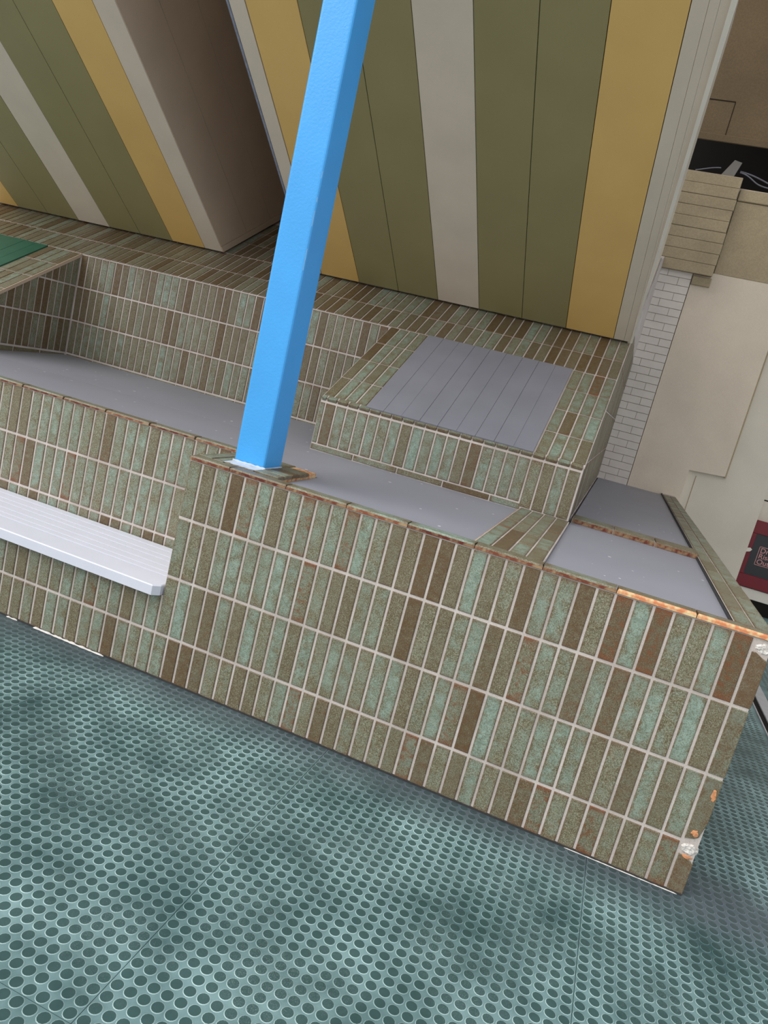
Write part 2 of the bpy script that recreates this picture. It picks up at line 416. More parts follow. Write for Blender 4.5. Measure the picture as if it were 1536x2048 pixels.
def frow(zb, zt, s, x_first):
    cs = []
    for i in range(34):
        cs.append((JX[i] + 0.005, JX[i + 1] - 0.005, zb, zt, s[i % len(s)]))
    return cs
fr = []
fr += frow(J1 + 0.006, 0.931, row1, 0); fr += frow(J2 + 0.006, J1 - 0.006, row2, 0)
fr += frow(J3 + 0.006, J2 - 0.006, row3, 0); fr += frow(0.004, J3 - 0.006, 'MbbBggoogMrgBogggorBgoMgoBrggrgogrm', 0)
for i in range(1, 27):
    x1 = JX[0] - (i - 1) * PX; x0 = x1 - PX
    fr.append((x0 + 0.005, x1 - 0.005, J3 + 0.006, 0.352)); fr.append((x0 + 0.005, x1 - 0.005, 0.004, J3 - 0.006, random.choice('mgMmob')))
lay(wall_front, (0, GY, 0), (1, 0, 0), (0, 0, 1), fr, 0.004)
# the chipped corner column
def corner(poly, k):
    o = extrude('tile', poly, (0, GY + 0.006, 0), (1, 0, 0), (0, 0, 1), (0, -1, 0), 0.010, TILE, wall_front, 0.002); tone(o, k); return o
xa, xb = JX[34] + 0.005, 2.187
corner([(xa, J1 + .006), (xb, J1 + .006), (xb, 0.868), (xb - .02, 0.876), (xa + .012, 0.888), (xa, 0.887)], 'B')
corner([(xa, J2 + .006), (xb, J2 + .006), (xb, J1 - .006), (xa, J1 - .006)], 'm')
corner([(xa, J3 + .012), (xa + .03, J3 + .02), (xb - .012, J3 + .03), (xb, J3 + .09), (xb, J2 - .006), (xa, J2 - .006)], 'M')
corner([(xa, 0.004), (xb, 0.004), (xb, J3 - .068), (xa + .02, J3 - .05), (xa, J3 - .048)], 'g')
def lump(name, cx, cz, rx, rz, d, mat, seed, y=GY):
    rnd = random.Random(seed); n = 11
    poly = [(cx + rx * (0.8 + 0.35 * rnd.random()) * math.cos(2 * math.pi * k / n), cz + rz * (0.8 + 0.35 * rnd.random()) * math.sin(2 * math.pi * k / n)) for k in range(n)]
    V = [(x, y + 0.003, z) for x, z in poly] + [(cx + (x - cx) * 0.6 + rnd.uniform(-.003, .003), y - d * (0.7 + 0.5 * rnd.random()), cz + (z - cz) * 0.6) for x, z in poly] + [(cx, y - d, cz)]
    F = [(k, (k + 1) % n, n + (k + 1) % n, n + k) for k in range(n)] + [(n + k, n + (k + 1) % n, 2 * n) for k in range(n)]
    return link(name, mesh(name, V, F), mat, wall_front)
lump('filler_patch', 2.166, 0.905, 0.030, 0.022, 0.004, PLASTERCHIP, 3)
lump('filler_patch', 2.160, J3 - 0.024, 0.030, 0.026, 0.004, PLASTERCHIP, 5)
lump('clay_chip', 2.174, J2 - 0.062, 0.014, 0.034, 0.0055, CLAY_CHIP, 8)
lump('clay_chip', 2.160, J3 + 0.040, 0.018, 0.020, 0.0055, CLAY_CHIP, 9)
lump('clay_chip', 2.160, J3 - 0.052, 0.026, 0.007, 0.0052, CLAY_CHIP, 11)

def cap_tile(parent, x0, x1, y0, y1, z0, z1, chip, k=None, flip=False):
    """capping tile: glazed top, clay showing on the front edge"""
    e = 0.003
    vs = [(x0, y0, z0), (x1, y0, z0), (x1, y1, z0), (x0, y1, z0), (x0, y0 + e * .3, z1 - e * 2), (x1, y0 + e * .3, z1 - e * 2), (x1, y1, z1), (x0, y1, z1), (x0 + e, y0 + e * 2, z1), (x1 - e, y0 + e * 2, z1)]
    fs = [(0, 1, 5, 4), (4, 5, 9, 8), (8, 9, 6, 7), (1, 2, 6, 9, 5), (3, 0, 4, 8, 7), (2, 3, 7, 6), (3, 2, 1, 0)]
    cx, cy = (x0 + x1) / 2, (y0 + y1) / 2
    o = link('capping_tile', mesh('capping_tile', [(a - cx, b - cy, c - z1) for a, b, c in vs], fs, [1, 1 if chip > .5 else 0, 0, 0, 0, 0, 0]), [TILE, CLAY], parent, (cx, cy, z1))
    tone(o, k or random.choice('moMg')); o.color[3] = chip
    return o
caps = [(0.0, 0.18), (0.18, 0.43), (0.43, 0.685), (0.685, 0.93), (0.93, 1.185), (1.185, 1.432), (1.432, 1.686), (1.686, 1.945), (1.945, 2.20)]
for i, (a, b) in enumerate(caps):
    cap_tile(wall_front, a + .0012, b - .0012, -0.003, 0.058, 0.937, 0.953, (0.1, 0.0, 0.1, 0.25, 0.0, 0.15, 0.1, 1.0, 1.0)[i], 'gommXomor'[i])
# tiled pad under the post, and the tiled divider between the two near ledges
lay(wall_front, (0, 0, 0.951), (1, 0, 0), (0, 1, 0), [(0.004, 0.06, 0.062, 0.25, 'm'), (0.004, 0.06, 0.256, 0.46, 'g'), (0.066, 0.112, 0.062, 0.46, 'm'), (0.118, 0.25, 0.062, 0.13, 'g'), (0.118, 0.25, 0.32, 0.46, 'm')], 0.004)
pad = join_boxes('pad_bed', [(0.0, 0.355, 0.06, 0.455, 0.91, 0.951)], CLAY, wall_front)
lay(wall_front, (0, 0, 0.951), (1, 0, 0), (0, 1, 0), [(0.256, 0.362, 0.062, 0.12, 'm'), (0.256, 0.362, 0.126, 0.19, 'M'), (0.256, 0.362, 0.196, 0.258, 'b'), (0.256, 0.362, 0.264, 0.36, 'g')], 0.008)
dv = join_boxes('divider_bed', [(1.165, 1.425, 0.055, 1.30, 0.88, 0.947)], GROUT, wall_front)
for r in range(5):
    for i in range(4):
        k = 'Xbmo mbgM rgmo ggmB mmgo'.split()[r][i]
        lay(wall_front, (1.168, 0.062, 0.947), (1, 0, 0), (0, 1, 0), [(i * .064 + .003, i * .064 + .060, r * .2475 + .003, r * .2475 + .2435, k)], 0.004)
o = join_boxes('divider_edge', [(1.1655, 1.1668, 0.06, 1.30, 0.935, 0.9475)], CLAY, wall_front)

# ---- recess behind the bench
NY = 0.46
wall_recess = join_boxes('wall_recess', [(-2.4, 0.0, NY + GY, NY + 0.10, 0.30, 0.936)], GROUT)
tag(wall_recess, 'tiled wall set back above the white bench', None, None, 'structure')
cs = []
krow = ['gMoMomorMmgmmomrmobr', 'mMoMbrbmgmroMmMgRMrm']
for i in range(25):
    x1 = -0.012 - i * 0.0640; x0 = x1 - 0.0640
    cs += [(x0 + .005, x1 - .005, J1 + .006, 0.932, random.choice('mmMgoMBmrg')), (x0 + .005, x1 - .005, J2 + .008, J1 - .006, random.choice('mmMMgoBMmrM')), (x0 + .005, x1 - .005, 0.36, J2 - .004, random.choice('BbMmmMbg'))]
lay(wall_recess, (0, NY + GY, 0), (1, 0, 0), (0, 0, 1), cs, 0.004)
for i in range(10):
    cap_tile(wall_recess, -0.02 - (i + 1) * .255 + .004, -0.02 - i * .255 - .004, NY - .003, NY + .06, 0.937, 0.951, random.choice([0, 0.05, 0.2]), random.choice('mog'))

# ---- grey painted ledges
def deck(name, poly, z, label, thick=0.03):
    vs = [(x, y, z(x, y)) for x, y in poly] + [(x, y, z(x, y) - thick) for x, y in poly]; n = len(poly)
    fs = [tuple(range(n)), tuple(range(2 * n - 1, n - 1, -1))] + [(i, n + i, n + (i + 1) % n, (i + 1) % n) for i in range(n)]
    o = link(name, mesh(name, vs, fs), DECK); tag(o, label, None, None, 'structure'); return o
zd = lambda x, y: 0.934 + 0.0 * x if y < 1.3 else 0.934 + (y - 1.3) * 0.05
deck('trim_1', [(-4.2, 0.522), (-0.003, 0.522), (0.003, 0.462), (0.363, 0.462), (0.363, 0.061), (1.164, 0.061), (1.164, 1.299), (-0.062, 1.299), (-0.062, 1.31), (-4.2, 1.31)], lambda x, y: 0.934, 'long grey painted ledge between the tiled front wall and the sloping block')
deck('trim_4', [(-2.572, 1.311), (-0.061, 1.311), (-0.061, 2.179), (-2.572, 2.179)], zd, 'rear part of the long grey painted ledge, rising to the tiled back wall')
deck('trim_2', [(1.427, 0.061), (2.066, 0.061), (2.066, 1.418), (1.427, 1.418)], lambda x, y: 0.932, 'near grey painted ledge at the wall corner, flecked with white paint')
deck('trim_3', [(1.427, 1.585), (2.066, 1.585), (2.066, 5.49), (1.427, 5.49)], lambda x, y: 0.930, 'far grey painted ledge in shade below the white brick pier')

# ---- right hand tiled kerb and the rail between its two ledges
wall_right = join_boxes('wall_right', [(2.07, 2.183, 0.06, 5.49, 0.0, 0.946), (2.07, 2.197, 0.062, 5.49, 0.90, 0.947), (1.43, 2.069, 1.425, 1.58, 0.5, 0.953)], GROUT)
tag(wall_right, 'narrow tiled kerb running back from the chipped wall corner', None, None, 'structure')
for a, b in ((0.062, 1.418), (1.585, 5.48)):
    box('lip', 2.0665, 2.0698, a, b, 0.925, 0.944, SEALANT, wall_right)
cs = []
for r in range(22):
    y0 = 0.062 + r * .2475
    for i in range(2):
        if y0 + .24 < 5.48: cs.append((2.073 + i * .064, 2.073 + i * .064 + .058, y0 + .003, y0 + .2435, random.choice('mogmmo')))
lay(wall_right, (0, 0, 0.947), (1, 0, 0), (0, 1, 0), cs, 0.004)
for r in range(3):
    x0 = 1.432 + r * .2130
    cap_tile(wall_right, x0 + .002, x0 + .211, 1.42, 1.58, 0.935, 0.960, 0.05, 'mgo'[r])

# ---- the sloping tiled block
ZS = lambda y: 1.742 + S30 * (y - 2.181)
wall_slope = None
def slope_slab(rects):
    bm = bmesh.new()
    for x0, x1, y0, y1 in rects:
        q = [(x0, y0), (x1, y0), (x1, y1), (x0, y1)]
        top = [bm.verts.new((x, y, ZS(y) - 0.0045)) for x, y in q]; bot = [bm.verts.new((x, y, ZS(y) - 0.014)) for x, y in q]
        bm.faces.new(top); bm.faces.new(bot[::-1])
        for i in range(4): bm.faces.new((top[i], bot[i], bot[(i + 1) % 4], top[(i + 1) % 4]))
    me = bpy.data.meshes.new('wall_slope'); bm.to_mesh(me); bm.free(); return link('wall_slope', me, GROUT)
wall_slope = slope_slab([(-4.6, 1.4215, 2.187, 4.2), (-0.058, 1.4215, 1.312, 2.187), (-4.6, -2.575, 1.285, 2.187)])
tag(wall_slope, 'tiled slope rising from the back wall to the striped soffit', None, None, 'structure')
SU, SV = (1, 0, 0), (0, 1, S30)
so = Vector((0, 2.181, ZS(2.181) - 0.0045))
k2 = 1 / C30
cs = []
n = int((1.42 + 3.9) / 0.0655)
for r in range(2):
    for i in range(n):
        u1 = 1.421 - i * 0.0655; u0 = u1 - 0.0655
        cs.append((u0 + .0045, u1 - .0045, 0.006 + r * .2535, 0.006 + r * .2535 + (.2435 if r == 0 else .30), random.choice('mgmoboBbBM' if u0 > -0.5 else 'gobBbogBm')))
lay(wall_slope, so, SU, SV, cs, 0.004)
cs = []                                    # the tiles seen up the gap between the two soffits
for r in range(2, 5):  # noqa
    for i in range(14):
        u0 = -1.75 + i * .0655; cs.append((u0 + .0045, u0 + .061, 0.066 + r * .2535, 0.06 + 0.006 + r * .2535 + .2435, random.choice('mgobBB')))
lay(wall_slope, so, SU, SV, cs, 0.004)
cs = []
for r in range(4):
    for i in range(4):
        v1 = -0.006 - r * .2515; v0 = v1 - .2435
        if r == 3: v0 += 0.02
        kl = ['bmmg', 'bmmm', 'oMoM', 'oMMm'][r]; kr = ['gmRM', 'mmmm', 'mBmX', 'mMmo'][r]
        cs.append((-0.058 + i * .066 + .004, -0.058 + i * .066 + .061, v0, v1, kl[i]))
        cs.append((1.1555 + i * .0665 + .004, 1.1555 + i * .0665 + .062, v0, v1, kr[i]))
lay(wall_slope, so, SU, SV, cs, 0.004)
cs = []
for r in range(4):
    for i in range(4):
        v1 = -0.006 - r * .2515; v0 = v1 - .2435
        cs.append((-2.575 - (i + 1) * .0755 + .004, -2.575 - i * .0755 - .004, v0, v1, random.choice('ogmB')))
lay(wall_slope, so, SU, SV, cs, 0.004)
# nosing along the front edge of the right hand block
yb = 1.285
for i in range(23):
    x0 = -0.058 + (0.032 if i == 0 else 0.032 + (i - 1) * .0655 + .0) - (0.032 if i == 0 else 0); x1 = -0.026 + i * .0655
    me = box_me(-(x1 - x0) / 2 + .003, (x1 - x0) / 2 - .003, -0.004, 0.030, -0.016, 0.004, 0.005, 2)
    o = link('nosing_tile', me, TILE, wall_slope, ((x0 + x1) / 2, 1.302, ZS(1.302) - .0045)); o.rotation_euler = (math.atan(S30) * .9, 0, 0); tone(o, random.choice('mMgg'))

# ---- tiled back wall
YB = 2.181
wall_back = box('wall_back', -2.66, -0.058, YB + GY, YB + 0.09, 0.88, ZS(YB) - 0.012, GROUT)
tag(wall_back, 'shaded tiled wall at the back of the grey ledge', None, None, 'structure')
cs = []
for i in range(40):
    u0 = -2.573 + i * PX
    for r in range(3):
        zt = 1.750 - r * PZ - 0.006; zb = zt - PZ + 0.012
        cs.append((u0 + .0045, u0 + PX - .0045, zb, min(zt, 1.731), random.choice('mgobmgobBMg' if r < 2 else 'mgmgMoBg')))
for i in range(11):
    u0 = -2.573 + i * .25
    if u0 + .25 < -0.06: cs.append((u0 + .004, u0 + .246, 0.955, 0.985, 'g'))
lay(wall_back, (0, YB + GY, 0), (1, 0, 0), (0, 0, 1), cs, 0.004)

# ---- side of the left hand block
XL = -2.573
wall_left = extrude('wall_left', [(1.25, 0.9), (2.185, 0.9), (2.185, ZS(2.185) - .03), (1.25, ZS(1.25) - .03)], (XL - GY, 0, 0), (0, 1, 0), (0, 0, 1), (-1, 0, 0), 0.08, GROUT)
tag(wall_left, 'shaded tiled flank of the sloping block with the green boards', None, None, 'structure')
cs = []
for i in range(15):
    u1 = 2.176 - i * PX; u0 = u1 - PX
    for r in range(3):
        zt = 1.750 - r * PZ - 0.006; cs.append((u0 + .0045, u1 - .0045, zt - PZ + .012, zt, random.choice('ggobBbmo')))
cs += [(2.17 - (i + 1) * .25 + .004, 2.17 - i * .25 - .004, 0.93, 0.984, 'o') for i in range(4)]
lay(wall_left, (XL - GY, 0, 0), (0, 1, 0), (0, 0, 1), cs, 0.004, hp=[(-S30, 1, ZS(0) - 0.028)])
extrude('slope_edge', [(1.25, ZS(1.25) - .026), (2.181, ZS(2.181) - .026), (2.181, ZS(2.181) - .001), (1.25, ZS(1.25) - .001)], (XL - .006, 0, 0), (0, 1, 0), (0, 0, 1), (1, 0, 0), 0.007, TAUPE, wall_left)

# ---- front and flank of the right hand block
wall_center = join_boxes('wall_center', [(-0.058, 1.418, 1.30 + GY, 1.36, 0.85, 1.2135), (-0.058, 1.418, 1.307, 1.35, 1.2135, 1.226)], GROUT)
tag(wall_center, 'low tiled face of the sloping block behind the grey ledge', None, None, 'structure')
cs = []
kc = 'mBmmMMmMoXmMmoBMmMmgomoBM'
cx0 = -0.0256
for i in range(-1, 22):
    u0 = cx0 + i * .0654; u1 = u0 + .0654
    if i == -1: u0 = -0.060
    cs.append((u0 + .0045, u1 - .0045, 0.976 if i < 18 else 0.954, 1.2045, kc[i + 1]))
for i in range(5):
    u0 = -0.06 + i * .264; cs.append((u0 + .004, min(u0 + .26, 1.16), 0.938, 0.967, 'mmobM'[i]))
lay(wall_center, (0, 1.30 + GY, 0), (1, 0, 0), (0, 0, 1), cs, 0.004)
XR = 1.4185
wall_flank = extrude('wall_flank', [(1.31, 0.85), (5.48, 0.85), (5.48, 3.2), (4.2, ZS(4.2) - .05), (1.31, ZS(1.31) - .05)], (XR - GY, 0, 0), (0, 1, 0), (0, 0, 1), (-1, 0, 0), 0.08, GROUT)
tag(wall_flank, 'tiled flank of the sloping block facing the white brick pier', None, None, 'structure')
cs = []
for i in range(52):
    u0 = 1.306 + i * .08; 
    for r in range(4): cs.append((u0 + .003, u0 + .077, 0.945 + r * .30 + .004, 0.945 + r * .30 + .296, random.choice('obBgo')))
lay(wall_flank, (XR - GY, 0, 0), (0, 1, 0), (0, 0, 1), cs, 0.003, hp=[(-S30, 1, ZS(0) - 0.03)])

# ---- striped soffits
SF = 0.654
ZF = lambda y: 2.012 + SF * (2.64 - y)
YF = -0.15
def soffit(name, x0, x1, boards, label):
    prof = [(2.66, ZF(2.66) + .03), (YF, ZF(YF) + .03), (YF, 4.7), (4.15, 4.7), (4.15, ZS(4.15) + .05)]
    core = extrude(name, prof, (x0 + .012, 0, 0), (0, 1, 0), (0, 0, 1), (1, 0, 0), x1 - x0 - .024, SHADOWGAP)
    tag(core, label, None, None, 'structure')
    V = Vector((0, -1, SF)); L = (2.628 - YF) * math.sqrt(1 + SF * SF); V.normalize()
    Nn = Vector((0, -SF, -1)).normalized()
    for a, b, m, nm in boards:
        g = 0.0018
        extrude(nm, [(a + g, 0.0), (b - g, 0.0), (b - g, L), (a + g, L)], Vector((0, 2.628, ZF(2.628))) - Nn * 0.022, (1, 0, 0), V, Nn, 0.022, m, core, 0.0015)
    return core, V, Nn, L
o_, y_, c_ = OLIVE, YELLOW, CREAM
ceil_r, SVv, SNn, SL = soffit('ceiling_right', -0.935, 1.36, [(-0.935, -0.837, c_, 'cream_board'), (-0.835, -0.53, y_, 'ochre_board'), (-0.53, -0.224, o_, 'olive_board'), (-0.224, 0.077, o_, 'olive_board'), (0.077, 0.380, c_, 'cream_board'),
    (0.380, 0.685, o_, 'olive_board'), (0.685, 0.989, o_, 'olive_board'), (0.989, 1.307, y_, 'ochre_board'), (1.307, 1.3765, c_, 'cream_board'), (1.3738, 1.418, c_, 'cream_board')], 'sloping soffit of ochre, olive and cream boards behind the blue post')
extrude('edge_trim', [(1.416, 0), (1.426, 0), (1.510, SL), (1.482, SL)], Vector((0, 2.628, ZF(2.628))) - SNn * .008, (1, 0, 0), SVv, SNn, 0.020, WHITETRIM, ceil_r, 0.006)
extrude('cream_board', [(1.4193, 0), (1.4195, 0), (1.4815, SL), (1.4193, SL)], Vector((0, 2.628, ZF(2.628))) - SNn * .022, (1, 0, 0), SVv, SNn, 0.021, CREAM, ceil_r)
extrude('edge_trim', [(-0.950, 0), (-0.936, 0), (-0.936, SL), (-0.950, SL)], Vector((0, 2.628, ZF(2.628))) - SNn * .06, (1, 0, 0), SVv, SNn, 0.062, EDGESTEEL, ceil_r, 0.002)
prof = [(2.66, ZF(2.66) + .01), (YF, ZF(YF) + .01), (YF, 4.7), (4.15, 4.7), (4.15, ZS(4.15) + .02)]
extrude('end_panel', prof, (1.400, 0, 0), (0, 1, 0), (0, 0, 1), (1, 0, 0), 0.012, CREAM, ceil_r)
extrude('end_panel', prof, (-0.925, 0, 0), (0, 1, 0), (0, 0, 1), (-1, 0, 0), 0.012, TAUPE, ceil_r)
ceil_l, *_r = soffit('ceiling_left', -4.10, -1.68, [(-1.842, -1.680, c_, 'cream_board'), (-2.139, -1.842, y_, 'ochre_board'), (-2.443, -2.139, o_, 'olive_board'), (-2.741, -2.443, o_, 'olive_board'), (-3.051, -2.741, c_, 'cream_board'),
    (-3.365, -3.051, o_, 'olive_board'), (-3.679, -3.365, o_, 'olive_board'), (-3.98, -3.679, y_, 'ochre_board'), (-4.10, -3.98, c_, 'cream_board')], 'sloping soffit of ochre, olive and cream boards above the green boarded panel')
# taupe side boards of the left soffit, parallel to its edge
hpb = [(-SF, -1, -(ZF(0) + 0.004)), (S30 * -1, -1, 99), (0, 1, 4.7), (1, 0, 4.15), (-1, 0, -YF)]
hpb = [(-SF, -1, -(ZF(0) + 0.002)), (S30, -1, -(ZS(0) + 0.075 - 2.181 * 0 )), (0, 1, 4.7), (1, 0, 4.15), (-1, 0, -YF)]
for k in range(9):
    w0 = 0.005 + k * 0.335; w1 = w0 + 0.331
    nrm = math.sqrt(1 + SF * SF)
    band = [(-SF, -1, -(ZF(0) + w0 * nrm)), (SF, 1, ZF(0) + w1 * nrm)]
    poly = clip([(-1, 0), (5, 0), (5, 6), (-1, 6)], hpb + band)
    if len(poly) > 2:
        extrude('side_board', poly, (-1.692, 0, 0), (0, 1, 0), (0, 0, 1), (1, 0, 0), 0.014, TAUPE, ceil_l)
rail = clip([(-1, 0), (5, 0), (5, 6), (-1, 6)], [(-SF, -1, -(ZF(0) + 0.004)), (S30, -1, -(ZS(0) + 0.020)), (-S30, 1, ZS(0) + 0.072), (1, 0, 4.15)])
extrude('bottom_rail', rail, (-1.692, 0, 0), (0, 1, 0), (0, 0, 1), (1, 0, 0), 0.019, TAUPE, ceil_l)
wall_core = box('wall_core', -4.6, 1.40, 4.16, 4.24, 0.0, 4.7, SHADOWGAP); tag(wall_core, 'dark wall closing the gap between the two soffits', None, None, 'structure')
ceiling = box('ceiling', -6, 1.40, YF, 4.3, 4.71, 4.9, CONCRETE); tag(ceiling, 'concrete slab above the soffits', None, None, 'structure')

# ---- rear wall: white brick pier, corbel, plaster
YR = 5.5
wall_rear = join_boxes('wall_rear', [(1.0, 3.0, YR, YR + 0.3, 0.0, 3.93), (3.0, 6.5, YR + 0.12, YR + 0.3, 0.0, 3.93)], PLASTER2)
tag(wall_rear, 'cream plastered rear wall with a white brick pier', None, None, 'structure')
box('mortar_bed', 1.0, 1.713, YR - 0.052, YR, 0.5, 3.055, MORTAR, wall_rear)
rb = random.Random(2); z = 0.92; r = 0
while z < 3.03:
    x1 = 1.716 - 0.0; first = 0.115 if r % 2 else 0.228
    xx = x1
    while xx > 1.05:
        wd = first if xx == x1 else 0.228
        box('brick', xx - wd + 0.0012, xx - 0.0012, YR - 0.060 - rb.uniform(0, .002), YR - 0.045, z + 0.0018, z + 0.0732, WHITEBRICK, wall_rear, 0.002); xx -= wd
    z += 0.075; r += 1
# beige corbel of wider courses, proud of the pier
z = 3.075; r = 0
box('corbel_bed', 1.20, 1.885, YR - 0.10, YR, 3.08, 3.98, MORTAR, wall_rear)
while z < 3.95:
    box('block', 1.15, 1.893 + rb.uniform(-.005, .005), YR - 0.115 - rb.uniform(0, .003), YR - 0.09, z + 0.001, min(z + 0.101, 4.0), BEIGE, wall_rear, 0.004); z += 0.102
box('corbel_stub', 1.722, 1.90, YR - 0.07, YR, 2.98, 3.066, BEIGE, wall_rear, 0.006)
extrude('plaster_panel', [(1.722, 0.5), (2.250, 0.5), (2.250, 1.24), (2.585, 1.262), (2.585, 3.12), (1.722, 3.12)], (0, YR, 0), (1, 0, 0), (0, 0, 1), (0, -1, 0), 0.045, PLASTER, wall_rear)
box('panel_step_shade', 2.585, 2.600, YR - 0.03, YR, 1.25, 3.12, BEIGE, wall_rear)  # darker beige strip painted in for the shadow beside the panel's step
box('beige_band', 1.90, 3.0, YR - 0.048, YR, 3.12, 3.80, BEIGE, wall_rear, 0.004)
box('beige_course', 1.90, 3.0, YR - 0.060, YR, 3.803, 3.91, BEIGE, wall_rear, 0.006)
box('conduit_line', 2.330, 2.336, YR - 0.004, YR, 0.72, 1.20, BEIGE, wall_rear)
box('black_skirting', 3.0, 6.5, YR + 0.09, YR + 0.12, 0.0, 0.135, BLACK, wall_rear)
box('white_skirting', 3.0, 6.5, YR + 0.08, YR + 0.12, 0.137, 0.245, WHITETRIM, wall_rear, 0.004)
box('panel_joint', 3.0, 6.5, YR + 0.117, YR + 0.1205, 1.128, 1.140, BLACK, wall_rear)
ceil_beam = box('ceiling_beam', 0.9, 6.5, 5.36, 5.42, 4.30, 6.2, CONCRETE); tag(ceil_beam, 'brown concrete beam over the dark slot', None, None, 'structure')
box('beam_lip', 0.9, 6.5, 5.345, 5.36, 4.262, 4.325, CONCRETE, ceil_beam, 0.004)
for xx, zz, w_, h_ in ((1.66, 4.62, 0.0, 0.0),):
    box('shutter_line', 1.0, 1.62, 5.357, 5.3605, 4.618, 4.626, SHADOWGAP, ceil_beam); box('shutter_line', 1.615, 1.621, 5.357, 5.3605, 4.33, 4.62, SHADOWGAP, ceil_beam)
slot = join_boxes('wall_slot', [(0.9, 6.5, 6.3, 6.4, 3.5, 6.2)], BLACK); tag(slot, 'black back of the slot below the beam', None, None, 'structure')
ceil_top = box('ceiling_top', 1.45, 6.5, 1.6, 6.4, 6.2, 6.4, CONCRETE); tag(ceil_top, 'concrete slab above the passage', None, None, 'structure')

# ---- metal threshold in the floor and sealant along the wall foot
th = box('trim_5', 2.832, 2.905, 0.8, 5.4, 0.0, 0.014, STEEL, None, 0.002); tag(th, 'flat metal threshold strip in the floor past the chipped corner', None, None, 'structure')
box('rubber_insert', 2.800, 2.8315, 0.8, 5.4, 0.0, 0.006, BLACK, th)
box('edge_strip', 2.792, 2.7995, 0.8, 5.4, 0.0, 0.008, STEEL, th)
base = box('baseboard_front', -2.3, 2.185, -0.0035, 0.0035, 0.0, 0.007, SEALANT); tag(base, 'dark sealant bead along the foot of the front wall', None, None, 'structure')
def bead(x0, x1, rad, mat, seed, nm):
    rnd = random.Random(seed); n = max(6, int((x1 - x0) / 0.012)); vs = []; fs = []
    for i in range(n + 1):
        x = x0 + (x1 - x0) * i / n; r_ = rad * (0.55 + 0.6 * rnd.random()) * (0.4 if i in (0, n) else 1)
        for k in range(6):
            a = math.pi * k / 5; vs.append((x, -0.004 - r_ * 1.3 * math.sin(a) * 1.0, 0.0005 + r_ * 0.9 * (1 - math.cos(a)) * 0.5))
    for i in range(n):
        for k in range(5): fs.append((i * 6 + k, i * 6 + k + 1, (i + 1) * 6 + k + 1, (i + 1) * 6 + k))
    return link(nm, mesh(nm, vs, fs, None, True), mat, base)
bead(-0.60, -0.22, 0.009, WHITEDRIP, 1, 'white_bead'); bead(-0.75, -0.69, 0.007, WHITEDRIP, 2, 'white_bead')
bead(1.78, 2.17, 0.003, WHITEDRIP, 3, 'white_bead')

# ================================================================== THINGS
# ---- white slatted bench
bench = empty('bench', (-1.2, 0.1, 0.356)); tag(bench, 'white painted slatted bench seat fixed in the tiled recess', 'bench')
def pchild(o, p):
    bpy.context.view_layer.update(); o.parent = p; o.matrix_parent_inverse = p.matrix_world.inverted(); return o
ys = [0.454, 0.395, 0.327, 0.276, 0.206, 0.146, 0.100]
for i in range(6):
    pchild(box('slat', -2.3, -0.006, ys[i + 1] + 0.002, ys[i] - 0.002, 0.372, 0.400, BENCHWHITE, None, 0.003, 2), bench)
pchild(extrude('front_board', [(-2.3, -0.041), (-0.030, -0.041), (-0.006, -0.014), (-0.006, 0.097), (-2.3, 0.097)], (0, 0, 0.3565), (1, 0, 0), (0, 1, 0), (0, 0, 1), 0.0435, BENCHWHITE, None, 0.004), bench)
for i in range(4):
    pchild(box('batten', -2.1 + i * .6, -2.05 + i * .6, 0.1, 0.45, 0.3545, 0.3715, BENCHWHITE), bench)

# ---- blue post
px0, px1, py0, py1 = 0.115, 0.255, 0.14, 0.30
zt = ZF(0.14) - 0.0
bm = bmesh.new()
me = box_me(px0, px1, py0, py1, 0.9575, ZF(0.2), 0.011, 3)
for v in me.vertices:
    v.co.x -= 0.0215 * (v.co.z - 0.957)
    if v.co.z > 2.5: v.co.z = ZF(v.co.y) - 0.002
for p in me.polygons: p.use_smooth = False
post = link('post', me, BLUE); tag(post, 'square bright blue painted post standing on the tiled front wall', 'post')
def smear():
    rnd = random.Random(4); vs = []; n = 14
    for k in range(n):
        t_ = k / (n - 1); x = px0 - 0.006 + t_ * (px1 - px0 + 0.012)
        vs += [(x, 0.058 + rnd.uniform(0, .02) , 0.9556), (x, 0.139, 0.9556 + rnd.uniform(.0005, .002)), (x, 0.139, 0.963 + rnd.uniform(0, .004))]
    fs = []
    for k in range(n - 1): a = k * 3; b = a + 3; fs += [(a, b, b + 1, a + 1), (a + 1, b + 1, b + 2, a + 2)]
    return mesh('base_smear', vs, fs)
o = link('base_smear', smear(), PALEBLUE, post); o['label'] = 'pale paint smear on the tiles at the foot'
rnd = random.Random(6); z_ = 1.75
while z_ < 3.4:
    h_ = rnd.uniform(0.02, 0.10); xo = px1 - 0.0215 * (z_ + h_ / 2 - 0.957)
    o = box('arris_wear', xo - 0.0062, xo - 0.0028, py0 + 0.0018, py0 + 0.0055, z_, z_ + h_, PALEBLUE, post, 0.0008)
    for v in o.data.vertices: v.co.x -= 0.0215 * (v.co.z - (z_ + h_ / 2))
    z_ += h_ + rnd.uniform(0.005, 0.10)
box('base_seal', px0 - .003, px1 + .003, py0 - .003, py1 + .003, 0.9562, 0.962, PALEBLUE, post, 0.001)

